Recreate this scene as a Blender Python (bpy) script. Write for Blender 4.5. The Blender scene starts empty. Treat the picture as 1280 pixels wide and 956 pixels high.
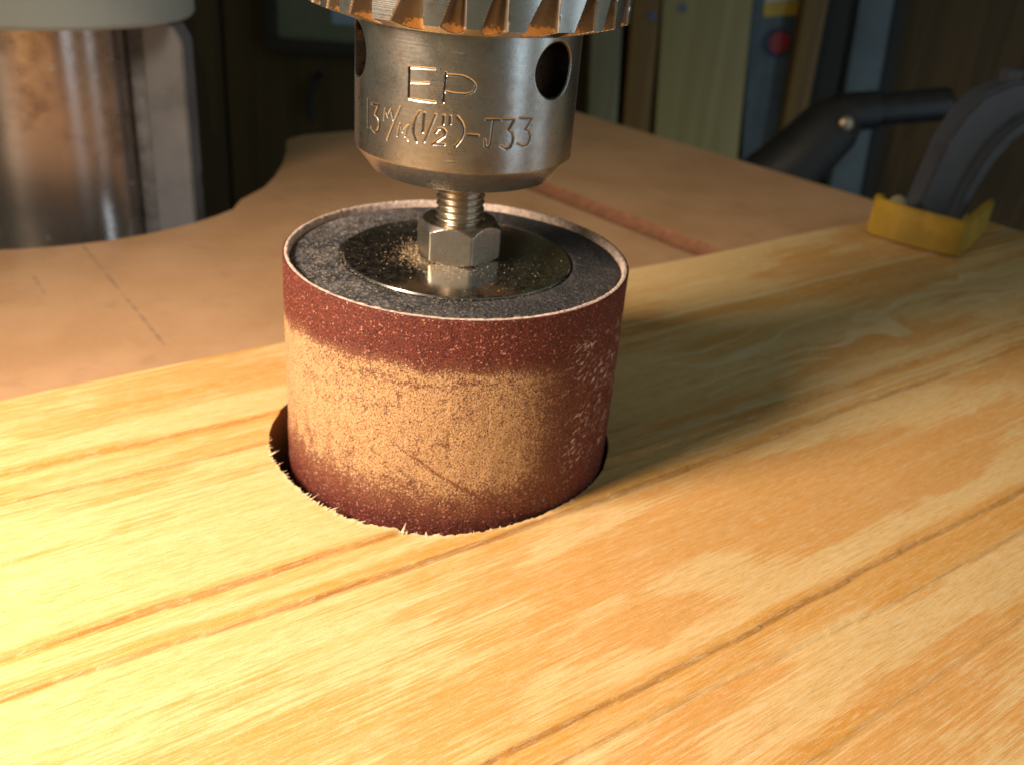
import bpy, bmesh, math, random
import numpy as np
from mathutils import Vector, Matrix, noise as mnoise

# ------------------------------------------------------------------ camera, world, lights, exposure
SC = bpy.context.scene
COL = SC.collection
Z0 = 966.0                       # millimetres from the floor to the top rim of the sanding drum
def V(x, y, z): return Vector((x*.001, y*.001, (z+Z0)*.001))

cam_d = bpy.data.cameras.new('camera'); cam = bpy.data.objects.new('camera', cam_d); COL.objects.link(cam)
_f = Vector((.06282, .88624, -.45894)); _r = Vector((.99663, -.03141, .07576)); _u = Vector((-.05273, .46215, .88523))
cam.matrix_world = Matrix(((_r.x, _u.x, -_f.x, 0), (_r.y, _u.y, -_f.y, -.20471), (_r.z, _u.z, -_f.z, (73.95+Z0)*.001), (0, 0, 0, 1)))
cam_d.sensor_width = 36; cam_d.lens = 1210.56*36/1280
cam_d.clip_start = .01; cam_d.clip_end = 60
cam_d.dof.use_dof = True; cam_d.dof.focus_distance = .166; cam_d.dof.aperture_fstop = cam_d.lens/1.4
SC.camera = cam

W = bpy.data.worlds.new('World'); SC.world = W; W.use_nodes = True
W.node_tree.nodes['Background'].inputs[0].default_value = (.84, .95, .76, 1)
W.node_tree.nodes['Background'].inputs[1].default_value = .118

def area(name, loc, tgt, sx, sy, watt, col, shape='RECTANGLE'):
    l = bpy.data.lights.new(name, 'AREA'); l.shape = shape; l.size = sx; l.size_y = sy; l.energy = watt; l.color = col
    o = bpy.data.objects.new(name, l); COL.objects.link(o); o.location = loc
    o.rotation_euler = (tgt-loc).to_track_quat('-Z', 'Y').to_euler(); return o
def spot(name, loc, tgt, watt, col, cone, radius):
    l = bpy.data.lights.new(name, 'SPOT'); l.energy = watt; l.color = col; l.spot_size = math.radians(cone); l.spot_blend = 1; l.shadow_soft_size = radius
    o = bpy.data.objects.new(name, l); COL.objects.link(o); o.location = loc; o.rotation_euler = (tgt-loc).to_track_quat('-Z', 'Y').to_euler(); return o
spot('work_lamp', V(-275, -188, 178), V(-45, -45, -47), 15.6, (1.0, .815, .625), 88, .072)
area('window_light', V(1010, -760, -60), V(0, 0, 20), .26, 1.7, 2.6, (.60, .80, 1.0))
area('window_light', V(1230, -190, -40), V(0, 0, 20), .20, 1.7, 1.7, (.64, .82, 1.0))

SC.view_settings.view_transform = 'Standard'; SC.view_settings.look = 'None'
SC.view_settings.exposure = 0; SC.view_settings.gamma = 1
SC.render.engine = 'CYCLES'
try:
    SC.cycles.use_denoising = True
    SC.cycles.sample_clamp_indirect = 4
except Exception: pass

# ------------------------------------------------------------------ helpers
def link(o, parent=None):
    COL.objects.link(o)
    if parent is not None: o.parent = parent
    return o
def thing(name, label, cat, group=None):
    o = bpy.data.objects.new(name, None); link(o); o['label'] = label; o['category'] = cat
    if group: o['group'] = group
    return o
def tag(o, label, cat, group=None):
    o['label'] = label; o['category'] = cat
    if group: o['group'] = group
    return o
def setorigin(root, p):           # move an Empty to its base; children keep their place through their mesh data
    root.location = p
def finish(me, m, smooth=True, angle=32):
    if m is not None: me.materials.append(m)
    me.polygons.foreach_set('use_smooth', [smooth]*len(me.polygons))
    me.update()
    if smooth: me.set_sharp_from_angle(angle=math.radians(angle))
def mesh_np(name, verts, faces, m, parent=None, smooth=True, angle=32):
    """verts in millimetres (n,3)"""
    v = np.asarray(verts, float).copy(); v[:, 2] += Z0; v *= .001
    base = np.array(parent.location) if parent is not None else np.zeros(3)
    if parent is not None and parent.parent is not None: base = base+np.array(parent.parent.location)
    v -= base
    me = bpy.data.meshes.new(name); me.from_pydata(v.tolist(), [], faces if isinstance(faces, list) else faces.tolist())
    finish(me, m, smooth, angle)
    o = bpy.data.objects.new(name, me); return link(o, parent)
def mesh_bm(name, bm, m, parent=None, smooth=True, angle=32):
    bm.verts.ensure_lookup_table()
    base = Vector(parent.location) if parent is not None else Vector()
    if parent is not None and parent.parent is not None: base = base+Vector(parent.parent.location)
    for v in bm.verts: v.co = Vector((v.co.x*.001, v.co.y*.001, (v.co.z+Z0)*.001))-base
    me = bpy.data.meshes.new(name); bm.to_mesh(me); bm.free(); finish(me, m, smooth, angle)
    o = bpy.data.objects.new(name, me); return link(o, parent)
def polar(R, Z, th, closed=True):
    """R,Z arrays (nz,nth) -> verts, faces; rows go along the profile"""
    nz, nt = R.shape
    x = R*np.sin(th)[None, :]; y = -R*np.cos(th)[None, :]
    v = np.stack([x, y, Z], -1).reshape(-1, 3)
    i = np.arange(nz-1)[:, None]*nt; j = np.arange(nt if closed else nt-1)[None, :]; j2 = (j+1) % nt
    f = np.stack([i+j, i+j2, i+nt+j2, i+nt+j], -1).reshape(-1, 4)
    return v, f
def lathe(name, prof, m, parent=None, n=96, c=(0, 0), smooth=True, angle=32):
    p = np.array(prof, float); th = np.linspace(0, 2*np.pi, n, endpoint=False)
    v, f = polar(np.repeat(p[:, :1], n, 1), np.repeat(p[:, 1:2], n, 1), th)
    v[:, 0] += c[0]; v[:, 1] += c[1]
    return mesh_np(name, v, f, m, parent, smooth, angle)
def box_bm(bm, x0, x1, y0, y1, z0, z1, bev=0, mat=None):
    r = bmesh.ops.create_cube(bm, size=1)
    vs = r['verts']
    for v in vs: v.co = Vector(((x0+x1)/2+v.co.x*(x1-x0), (y0+y1)/2+v.co.y*(y1-y0), (z0+z1)/2+v.co.z*(z1-z0)))
    if mat is not None:
        for v in vs: v.co = mat @ v.co
    if bev:
        es = list({e for v in vs for e in v.link_edges})
        bmesh.ops.bevel(bm, geom=es, offset=bev, segments=2, affect='EDGES', profile=.5)
    return bm
def prism_bm(bm, poly, z0, z1):
    lo = [bm.verts.new((x, y, z0)) for x, y in poly]; hi = [bm.verts.new((x, y, z1)) for x, y in poly]
    n = len(poly)
    bm.faces.new(hi); bm.faces.new(lo[::-1])
    for i in range(n): bm.faces.new((lo[i], lo[(i+1) % n], hi[(i+1) % n], hi[i]))
    bmesh.ops.recalc_face_normals(bm, faces=bm.faces[:])
    return bm
def boolean(o, cutters):
    for k in cutters:
        md = o.modifiers.new('cut', 'BOOLEAN'); md.object = k; md.operation = 'DIFFERENCE'; md.solver = 'EXACT'
    dg = bpy.context.evaluated_depsgraph_get()
    me = bpy.data.meshes.new_from_object(o.evaluated_get(dg)); o.modifiers.clear(); o.data = me
    for k in cutters: bpy.data.objects.remove(k, do_unlink=True)
def attr(o, name, vals):
    a = o.data.attributes.new(name, 'FLOAT', 'POINT'); a.data.foreach_set('value', np.asarray(vals, np.float32).ravel())
def vnoise(P, seed=0):
    """smooth value noise for 2-D arrays of coordinates, about -1..1"""
    x, y = P; xi = np.floor(x).astype(int); yi = np.floor(y).astype(int); fx = x-xi; fy = y-yi
    fx = fx*fx*fx*(fx*(fx*6-15)+10); fy = fy*fy*fy*(fy*(fy*6-15)+10)
    def h(a, b):
        n = (a*374761393+b*668265263+seed*974634777) & 0x7fffffff
        n = ((n ^ (n >> 13))*1274126177) & 0x7fffffff
        return ((n ^ (n >> 16)) & 0xffff)/32767.5-1
    return (h(xi, yi)*(1-fx)+h(xi+1, yi)*fx)*(1-fy)+(h(xi, yi+1)*(1-fx)+h(xi+1, yi+1)*fx)*fy

# ------------------------------------------------------------------ material helpers
class NT:
    def __init__(s, name):
        s.m = bpy.data.materials.new(name); s.m.use_nodes = True; s.t = s.m.node_tree
        s.b = s.t.nodes['Principled BSDF']; s.co = None
    def n(s, typ, **kw):
        k = s.t.nodes.new(typ)
        for a, b in kw.items(): setattr(k, a, b)
        return k
    def put(s, sock, val):
        if hasattr(val, 'is_linked') or isinstance(val, bpy.types.NodeSocket): s.t.links.new(val, sock)
        else:
            if isinstance(val, tuple) and len(val) == 3 and sock.type == 'RGBA': val = val+(1,)
            sock.default_value = val
    def set(s, **kw):
        for k, v in kw.items(): s.put(s.b.inputs[k.replace('_', ' ')], v)
        return s
    def obj(s, scale=(1, 1, 1)):
        if s.co is None: s.co = s.n('ShaderNodeTexCoord').outputs['Object']
        if scale == (1, 1, 1): return s.co
        k = s.n('ShaderNodeMapping'); s.put(k.inputs[0], s.co); k.inputs['Scale'].default_value = scale; return k.outputs[0]
    def noise(s, vec, scale, detail=4, rough=.55, dist=0, col=False):
        k = s.n('ShaderNodeTexNoise'); s.put(k.inputs['Vector'], vec); k.inputs['Scale'].default_value = scale
        k.inputs['Detail'].default_value = detail; k.inputs['Roughness'].default_value = rough; k.inputs['Distortion'].default_value = dist
        return k.outputs[1 if col else 0]
    def math(s, op, a, b=0.0, c=None, clamp=False):
        k = s.n('ShaderNodeMath', operation=op, use_clamp=clamp); s.put(k.inputs[0], a); s.put(k.inputs[1], b)
        if c is not None: s.put(k.inputs[2], c)
        return k.outputs[0]
    def rng(s, x, a, b, c=0.0, d=1.0, smooth=True):
        k = s.n('ShaderNodeMapRange', interpolation_type='SMOOTHSTEP' if smooth else 'LINEAR')
        s.put(k.inputs[0], x)
        for i, v in enumerate((a, b, c, d)): s.put(k.inputs[i+1], v)
        return k.outputs[0]
    def ramp(s, x, stops, interp='LINEAR'):
        k = s.n('ShaderNodeValToRGB'); s.put(k.inputs[0], x); k.color_ramp.interpolation = interp
        e = k.color_ramp.elements
        while len(e) < len(stops): e.new(.5)
        for q, (p, c) in zip(e, stops): q.position = p; q.color = tuple(c)+(1,)
        return k.outputs[0]
    def mix(s, f, a, b):
        k = s.n('ShaderNodeMix', data_type='RGBA'); s.put(k.inputs[0], f); s.put(k.inputs[6], a); s.put(k.inputs[7], b); return k.outputs[2]
    def mul(s, f, a, b):
        k = s.n('ShaderNodeMix', data_type='RGBA', blend_type='MULTIPLY'); s.put(k.inputs[0], f); s.put(k.inputs[6], a); s.put(k.inputs[7], b); return k.outputs[2]
    def bump(s, h, strength=.5, dist=.001, normal=None):
        k = s.n('ShaderNodeBump'); s.put(k.inputs['Height'], h); k.inputs['Strength'].default_value = strength; k.inputs['Distance'].default_value = dist
        if normal is not None: s.put(k.inputs['Normal'], normal)
        return k.outputs[0]
    def at(s, name): return s.n('ShaderNodeAttribute', attribute_name=name).outputs['Fac']

def mat_steel(name, base=(.56, .50, .44), rough=.27, turned=True, grime=(.22, .14, .08), amount=.35, seed=0, spots=True, groove=False):
    t = NT(name); o = t.obj()
    lines = t.noise(t.obj((60, 60, 5200)), 1, 3, .6)           # fine turning marks run round the part
    big = t.noise(o, 120+seed, 5, .65); fine = t.noise(o, 1500, 3, .6)
    g = t.rng(big, .46, .72); g = t.math('MULTIPLY', g, amount)
    speck = t.rng(t.noise(o, 900, 2, .5), .66, .74)
    c = t.mix(g, base, grime)
    if spots: c = t.mix(t.math('MULTIPLY', speck, .35), c, (.16, .09, .05))
    gv = t.rng(t.at('groove'), .1, .8) if groove else None
    if groove: c = t.mix(t.math('MULTIPLY', gv, .9), c, (.045, .028, .018))
    r = t.math('ADD', t.math('MULTIPLY', big, .22), rough-.1); r = t.math('ADD', r, t.math('MULTIPLY', fine, .08))
    h = t.math('ADD', t.math('MULTIPLY', lines, .6 if turned else .1), t.math('MULTIPLY', fine, .5))
    t.set(Base_Color=c, Metallic=1.0, Roughness=r, Normal=t.bump(h, .22, .00012))
    return t.m
def mat_plain(name, col, rough=.6, var=.25, scale=200, metallic=0.0, bump=.15, dist=.0005, dark=None):
    t = NT(name); o = t.obj(); n = t.noise(o, scale, 5, .6)
    d = dark or tuple(c*(1-var) for c in col); l = tuple(min(1, c*(1+var)) for c in col)
    t.set(Base_Color=t.mix(t.rng(n, .3, .7), d, l), Roughness=t.math('ADD', rough-.1, t.math('MULTIPLY', n, .2)), Metallic=metallic,
          Normal=t.bump(t.noise(o, scale*6, 4, .6), bump, dist))
    return t.m
def mat_wood(name, pale, dark, axis=2, scale=1.0, rough=.6):
    t = NT(name); sc = [26*scale]*3; sc[axis] = 1.1*scale
    v = t.obj(tuple(sc)); n = t.noise(v, 1, 4, .55, .8)
    sc2 = [700*scale]*3; sc2[axis] = 12*scale; f = t.noise(t.obj(tuple(sc2)), 1, 3, .6)
    w = t.n('ShaderNodeMath', operation='FRACT'); t.put(w.inputs[0], t.math('MULTIPLY', n, 6)); r = t.rng(w.outputs[0], .15, 1.0)
    k = t.math('ADD', t.math('MULTIPLY', r, .65), t.math('MULTIPLY', f, .35))
    t.set(Base_Color=t.mix(k, pale, dark), Roughness=rough, Normal=t.bump(f, .25, .0004)); return t.m

# ------------------------------------------------------------------ materials
def mat_pine():
    t = NT('pine'); o = t.obj()                    # object x runs along the board
    fib = t.noise(t.obj((34, 1500, 900)), 1, 3, .65)           # short fibres
    fib2 = t.noise(t.obj((95, 3600, 1500)), 1, 2, .6)
    long = t.noise(t.obj((3.2, 260, 120)), 1, 4, .6)
    lo = t.at('late'); pa = t.at('patch'); dk = t.at('seam')
    jit = t.math('ADD', t.math('MULTIPLY', t.math('SUBTRACT', fib, .5), .95), t.math('MULTIPLY', t.math('SUBTRACT', long, .5), .38))
    p = t.rng(t.math('ADD', pa, jit), .36, .66)                 # broad orange latewood, feathered along the fibres
    l = t.rng(t.math('ADD', lo, t.math('MULTIPLY', jit, .38)), .22, .75)
    s = t.rng(t.math('ADD', dk, t.math('MULTIPLY', jit, .42)), .30, .72)
    base = t.ramp(t.math('ADD', t.math('MULTIPLY', long, .4), t.math('MULTIPLY', fib, .6)), [(.30, (.82, .58, .29)), (.5, (.79, .52, .215)), (.72, (.74, .43, .135))])
    hair = t.noise(t.obj((260, 4400, 1500)), 1, 2, .6); hv = t.rng(t.math('ADD', t.math('MULTIPLY', hair, .5), t.math('MULTIPLY', fib, .5)), .36, .64)
    c = t.mix(t.math('MULTIPLY', p, t.math('ADD', .55, t.math('MULTIPLY', hv, .45))), base, (.70, .315, .065))
    c = t.mix(t.math('MULTIPLY', l, t.math('ADD', .58, t.math('MULTIPLY', hv, .4))), c, (.66, .30, .04))
    c = t.mix(t.math('MULTIPLY', s, t.math('ADD', .42, t.math('MULTIPLY', hv, .4))), c, (.40, .165, .028))
    pl = t.rng(t.math('ADD', t.at('pale'), t.math('MULTIPLY', jit, .45)), .4, .9)
    c = t.mix(t.math('MULTIPLY', pl, .8), c, (.84, .64, .37))
    c = t.mix(t.math('MULTIPLY', t.rng(hair, .5, .66), .42), c, (.87, .70, .44)); c = t.mix(t.math('MULTIPLY', t.rng(hair, .47, .33), .44), c, (.50, .27, .08))
    iso = t.noise(o, 3000, 2, .6); c = t.mix(t.math('MULTIPLY', t.rng(iso, .55, .68), .22), c, (.88, .74, .52)); c = t.mix(t.math('MULTIPLY', t.rng(iso, .44, .32), .22), c, (.45, .25, .09))
    dots = t.rng(t.noise(t.obj((120, 2600, 600)), 1, 1, .5), .73, .80)
    c = t.mix(t.math('MULTIPLY', dots, .35), c, (.38, .2, .07))
    dust = t.math('MULTIPLY', t.rng(t.noise(o, 60, 5, .65), .52, .75), t.rng(fib2, .45, .62)); c = t.mix(t.math('MULTIPLY', dust, .30), c, (.88, .74, .50))
    h = t.math('ADD', t.math('MULTIPLY', fib, .9), t.math('MULTIPLY', fib2, .5)); h = t.math('ADD', h, t.math('MULTIPLY', l, .5))
    t.set(Base_Color=c, Roughness=t.math('ADD', .46, t.math('MULTIPLY', fib2, .2)), Specular_IOR_Level=.35, Normal=t.bump(h, .38, .00022))
    return t.m
def mat_endwood():
    t = NT('pine_cut'); o = t.obj(); n = t.noise(t.obj((500, 500, 80)), 1, 4, .6)
    t.set(Base_Color=t.mix(n, (.55, .33, .13), (.36, .19, .07)), Roughness=.8, Normal=t.bump(n, .5, .0004)); return t.m
def mat_mdf():
    t = NT('mdf'); o = t.obj()
    a = t.noise(o, 22, 5, .6); b = t.noise(o, 900, 3, .6); cl = t.noise(o, 70, 4, .6)
    c = t.mix(t.rng(a, .35, .68), (.63, .375, .205), (.54, .305, .155))
    c = t.mix(t.math('MULTIPLY', t.rng(cl, .55, .75), .35), c, (.40, .21, .11))
    c = t.mix(t.math('MULTIPLY', t.rng(b, .55, .7), .25), c, (.68, .5, .34))
    sp = t.rng(t.noise(o, 330, 1, .5), .73, .8); c = t.mix(t.math('MULTIPLY', sp, .5), c, (.22, .11, .06))
    # two pencil lines drawn on the sheet
    x = t.n('ShaderNodeSeparateXYZ'); t.put(x.inputs[0], o); X, Y = x.outputs[0], x.outputs[1]
    for u0, s0, v0, v1, wd in ((-.0315, .018, .118, .215, .0005), (-.0537, .02, .176, .189, .0005)):
        A = math.radians(34.3)
        u = t.math('ADD', t.math('MULTIPLY', X, math.cos(A)), t.math('MULTIPLY', Y, math.sin(A)))
        v = t.math('ADD', t.math('MULTIPLY', X, -math.sin(A)), t.math('MULTIPLY', Y, math.cos(A)))
        d = t.math('ABSOLUTE', t.math('SUBTRACT', t.math('SUBTRACT', u, u0), t.math('MULTIPLY', t.math('SUBTRACT', v, v0), s0)))
        m = t.rng(d, wd*.5, wd*1.5, 1, 0); m = t.math('MULTIPLY', m, t.rng(v, v0-.002, v0)); m = t.math('MULTIPLY', m, t.rng(v, v1, v1+.01, 1, 0))
        m = t.math('MULTIPLY', m, t.rng(t.noise(o, 260, 3, .6), .3, .6)); c = t.mix(t.math('MULTIPLY', m, .5), c, (.15, .11, .09))
    t.set(Base_Color=c, Roughness=.46, Specular_IOR_Level=.5, Normal=t.bump(b, .15, .0002)); return t.m
def mat_abrasive():
    t = NT('abrasive_cloth'); o = t.obj()
    ph = t.at('phi'); z = t.at('z')               # degrees round the drum (0 faces front), millimetres below the rim
    w1 = t.noise(o, 90, 4, .6); w2 = t.noise(o, 420, 4, .65); gr = t.noise(o, 2300, 2, .6); gr2 = t.noise(o, 4600, 2, .55)
    zz = t.math('ADD', z, t.math('MULTIPLY', t.math('SUBTRACT', w1, .5), 8.0)); zz = t.math('ADD', zz, t.math('MULTIPLY', t.math('SUBTRACT', w2, .5), 3.5))
    # the wood dust packed into the grit: its top edge, its bottom edge and the two sides
    top = t.math('SUBTRACT', -9.4, t.math('MULTIPLY', t.math('ABSOLUTE', t.math('ADD', ph, 12.0)), .035))
    up = t.rng(t.math('SUBTRACT', top, zz), -2.0, 3.2)
    lowd = t.rng(zz, -50.5, -33.5); 
    rgt = t.math('ADD', ph, t.math('MULTIPLY', t.math('SUBTRACT', w2, .5), 26.0)); rgt = t.math('ADD', rgt, t.math('MULTIPLY', t.math('SUBTRACT', w1, .5), 22.0))
    side = t.rng(rgt, 18.0, 54.0, 1, 0); back = t.rng(ph, -150.0, -115.0)
    d = t.math('MULTIPLY', t.math('MULTIPLY', up, lowd), t.math('MULTIPLY', side, back))
    # worn brown stripe near the top and the slanting splice seam
    s1 = t.rng(t.math('ABSOLUTE', t.math('ADD', zz, 14.0)), .3, 1.2, 1, 0); s1 = t.math('MULTIPLY', s1, t.rng(ph, -52.0, -30.0)); s1 = t.math('MULTIPLY', s1, t.rng(ph, 2.0, 20.0, 1, 0))
    seam = t.math('ADD', z, t.math('ADD', 35.3, t.math('MULTIPLY', ph, .425)))
    seamd = t.math('ABSOLUTE', t.math('ADD', seam, t.math('MULTIPLY', t.math('SUBTRACT', w1, .5), 1.5)))
    sm = t.math('MULTIPLY', t.rng(seamd, .2, .75, 1, 0), t.rng(ph, -26.0, -6.0)); sm = t.math('MULTIPLY', sm, t.rng(ph, 30.0, 40.0, 1, 0))
    s1 = t.math('MULTIPLY', s1, t.rng(w2, .35, .6)); d = t.math('SUBTRACT', d, t.math('MULTIPLY', s1, .30)); d = t.math('SUBTRACT', d, t.math('MULTIPLY', sm, t.rng(w2, .3, .6, .08, .36)))
    den = t.math('MULTIPLY', d, t.rng(t.math('ADD', t.math('MULTIPLY', w2, .6), t.math('MULTIPLY', w1, .4)), .32, .56, .72, 1.0))
    # grit stands out of the dust as dark grains; dust fills the rest
    fill = t.rng(t.math('ADD', t.math('MULTIPLY', gr, .62), t.math('MULTIPLY', gr2, .38)), t.math('SUBTRACT', .76, t.math('MULTIPLY', den, .40)), t.math('SUBTRACT', .93, t.math('MULTIPLY', den, .43)))
    red = t.ramp(gr, [(.34, (.042, .006, .004)), (.52, (.13, .018, .009)), (.68, (.20, .034, .017))])
    dustc = t.ramp(gr2, [(.3, (.36, .185, .08)), (.55, (.55, .33, .155)), (.8, (.70, .48, .27))])
    pre = t.mix(t.math('MULTIPLY', den, .24), red, dustc); c = t.mix(t.math('MULTIPLY', fill, t.rng(den, 0.0, .5, .7, 1.0)), pre, dustc)
    # pale dust flecks: everywhere a few, slanting streaks on the right flank
    fl = t.rng(t.noise(o, 2300, 1, .5), .66, .72); c = t.mix(t.math('MULTIPLY', fl, .7), c, (.60, .40, .30))
    ux = t.n('ShaderNodeCombineXYZ'); ar = t.math('MULTIPLY', ph, .663)    # arc length in mm
    t.put(ux.inputs[0], t.math('ADD', t.math('MULTIPLY', ar, .38), t.math('MULTIPLY', z, .16))); t.put(ux.inputs[1], t.math('SUBTRACT', t.math('MULTIPLY', z, .95), t.math('MULTIPLY', ar, .42)))
    st = t.noise(ux.outputs[0], 1.25, 3, .7); dens = t.math('MULTIPLY', t.rng(ph, 22.0, 46.0), t.rng(z, -52.0, -36.0)); dens = t.math('MULTIPLY', dens, t.rng(z, -2.0, -9.0))
    st = t.rng(st, t.math('SUBTRACT', .76, t.math('MULTIPLY', dens, .205)), t.math('SUBTRACT', .81, t.math('MULTIPLY', dens, .20)))
    clump = t.rng(t.noise(o, 170, 3, .6), .40, .62)
    c = t.mix(t.math('MULTIPLY', t.math('MULTIPLY', st, dens), clump), c, (.80, .62, .54))
    h = t.math('ADD', gr, t.math('MULTIPLY', gr2, .5)); h = t.math('SUBTRACT', h, t.math('MULTIPLY', sm, .35))
    t.set(Base_Color=c, Roughness=.62, Specular_IOR_Level=.45, Normal=t.bump(h, .75, .00035)); return t.m
def mat_rubber():
    t = NT('black_rubber'); o = t.obj(); a = t.noise(o, 160, 5, .65); b = t.noise(o, 1300, 3, .65); cc = t.noise(o, 600, 4, .7)
    x = t.n('ShaderNodeSeparateXYZ'); t.put(x.inputs[0], o)
    left = t.rng(x.outputs[0], .020, -.034)                     # more sawdust has settled on the lamp side
    dz = t.math('MULTIPLY', t.rng(t.math('ADD', t.math('MULTIPLY', a, .5), t.math('MULTIPLY', cc, .5)), .40, .66), t.math('ADD', .25, t.math('MULTIPLY', left, .75)))
    sp = t.rng(b, .54, .66)
    c = t.mix(t.math('MULTIPLY', dz, .66), (.020, .020, .025), (.25, .215, .205)); c = t.mix(t.math('MULTIPLY', sp, t.math('ADD', .14, t.math('MULTIPLY', left, .6))), c, (.50, .43, .38))
    t.set(Base_Color=c, Roughness=.72, Normal=t.bump(t.math('ADD', b, cc), .9, .0009)); return t.m
def mat_washer():
    t = NT('dark_plated_steel'); o = t.obj(); a = t.noise(o, 130, 5, .6); b = t.noise(o, 2600, 2, .5)
    x = t.n('ShaderNodeVectorMath', operation='LENGTH'); t.put(x.inputs[0], o)
    ring = t.noise(t.math('MULTIPLY', x.outputs['Value'], 1.0), 1, 1)
    film = t.rng(t.noise(o, 1100, 4, .7), .40, .72)
    c = t.mix(t.rng(a, .35, .75), (.46, .43, .385), (.38, .35, .305)); c = t.mix(t.math('MULTIPLY', film, .08), c, (.40, .34, .27))
    c = t.mix(t.math('MULTIPLY', t.rng(b, .66, .74), .4), c, (.5, .42, .32))
    t.set(Base_Color=c, Metallic=t.math('SUBTRACT', 1.0, t.math('MULTIPLY', film, .07)), Roughness=t.math('ADD', .14, t.math('MULTIPLY', a, .10)), Normal=t.bump(t.noise(o, 300, 2, .5), .015, .0001)); return t.m
def mat_ring():
    t = NT('ring_steel'); o = t.obj(); a = t.noise(o, 260, 5, .65); f = t.noise(o, 1500, 3, .65)
    lines = t.noise(t.obj((60, 60, 5000)), 1, 3, .6)
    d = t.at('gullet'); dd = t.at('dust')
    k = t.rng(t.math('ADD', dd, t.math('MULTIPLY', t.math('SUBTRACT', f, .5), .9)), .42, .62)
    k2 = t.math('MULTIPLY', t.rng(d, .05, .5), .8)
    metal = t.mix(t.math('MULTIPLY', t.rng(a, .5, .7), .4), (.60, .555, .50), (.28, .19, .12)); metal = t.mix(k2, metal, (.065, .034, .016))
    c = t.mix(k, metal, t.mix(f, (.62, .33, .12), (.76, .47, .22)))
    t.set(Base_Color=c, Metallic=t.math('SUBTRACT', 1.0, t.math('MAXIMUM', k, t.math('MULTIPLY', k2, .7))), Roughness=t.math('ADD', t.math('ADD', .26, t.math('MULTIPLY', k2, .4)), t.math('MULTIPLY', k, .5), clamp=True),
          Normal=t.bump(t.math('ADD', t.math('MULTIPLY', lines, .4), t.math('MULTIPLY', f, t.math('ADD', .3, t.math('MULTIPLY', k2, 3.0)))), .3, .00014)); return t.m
def mat_column():
    t = NT('column_chrome'); o = t.obj(); a = t.noise(o, 26, 6, .7); b = t.noise(o, 160, 4, .6); f = t.noise(o, 700, 3, .6)
    rust = t.rng(t.math('ADD', t.math('MULTIPLY', a, .7), t.math('MULTIPLY', b, .3)), .44, .66)
    c = t.mix(t.math('MULTIPLY', rust, .6), (.60, .52, .46), (.27, .165, .11))
    sp = t.rng(t.noise(o, 130, 1, .5), .73, .78); c = t.mix(sp, c, (.60, .52, .45))
    tg = t.n('ShaderNodeTangent', direction_type='RADIAL', axis='Z')
    t.set(Base_Color=c, Metallic=t.math('SUBTRACT', .82, t.math('MULTIPLY', sp, .6)), Roughness=t.math('ADD', .22, t.math('MULTIPLY', rust, .10)), Anisotropic=.85, Anisotropic_Rotation=.25, Tangent=tg.outputs[0], Normal=t.bump(t.math('ADD', b, f), .07, .0003)); return t.m
def mat_paint(name, col, stain, rough=.5):
    t = NT(name); o = t.obj(); a = t.noise(o, 30, 5, .65); sp = t.rng(t.noise(o, 90, 1, .5), .72, .76)
    c = t.mix(t.rng(a, .45, .75), col, stain); c = t.mix(t.math('MULTIPLY', sp, .8), c, (.10, .10, .09))
    t.set(Base_Color=c, Roughness=rough, Normal=t.bump(t.noise(o, 260, 4, .6), .12, .0004)); return t.m

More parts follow.
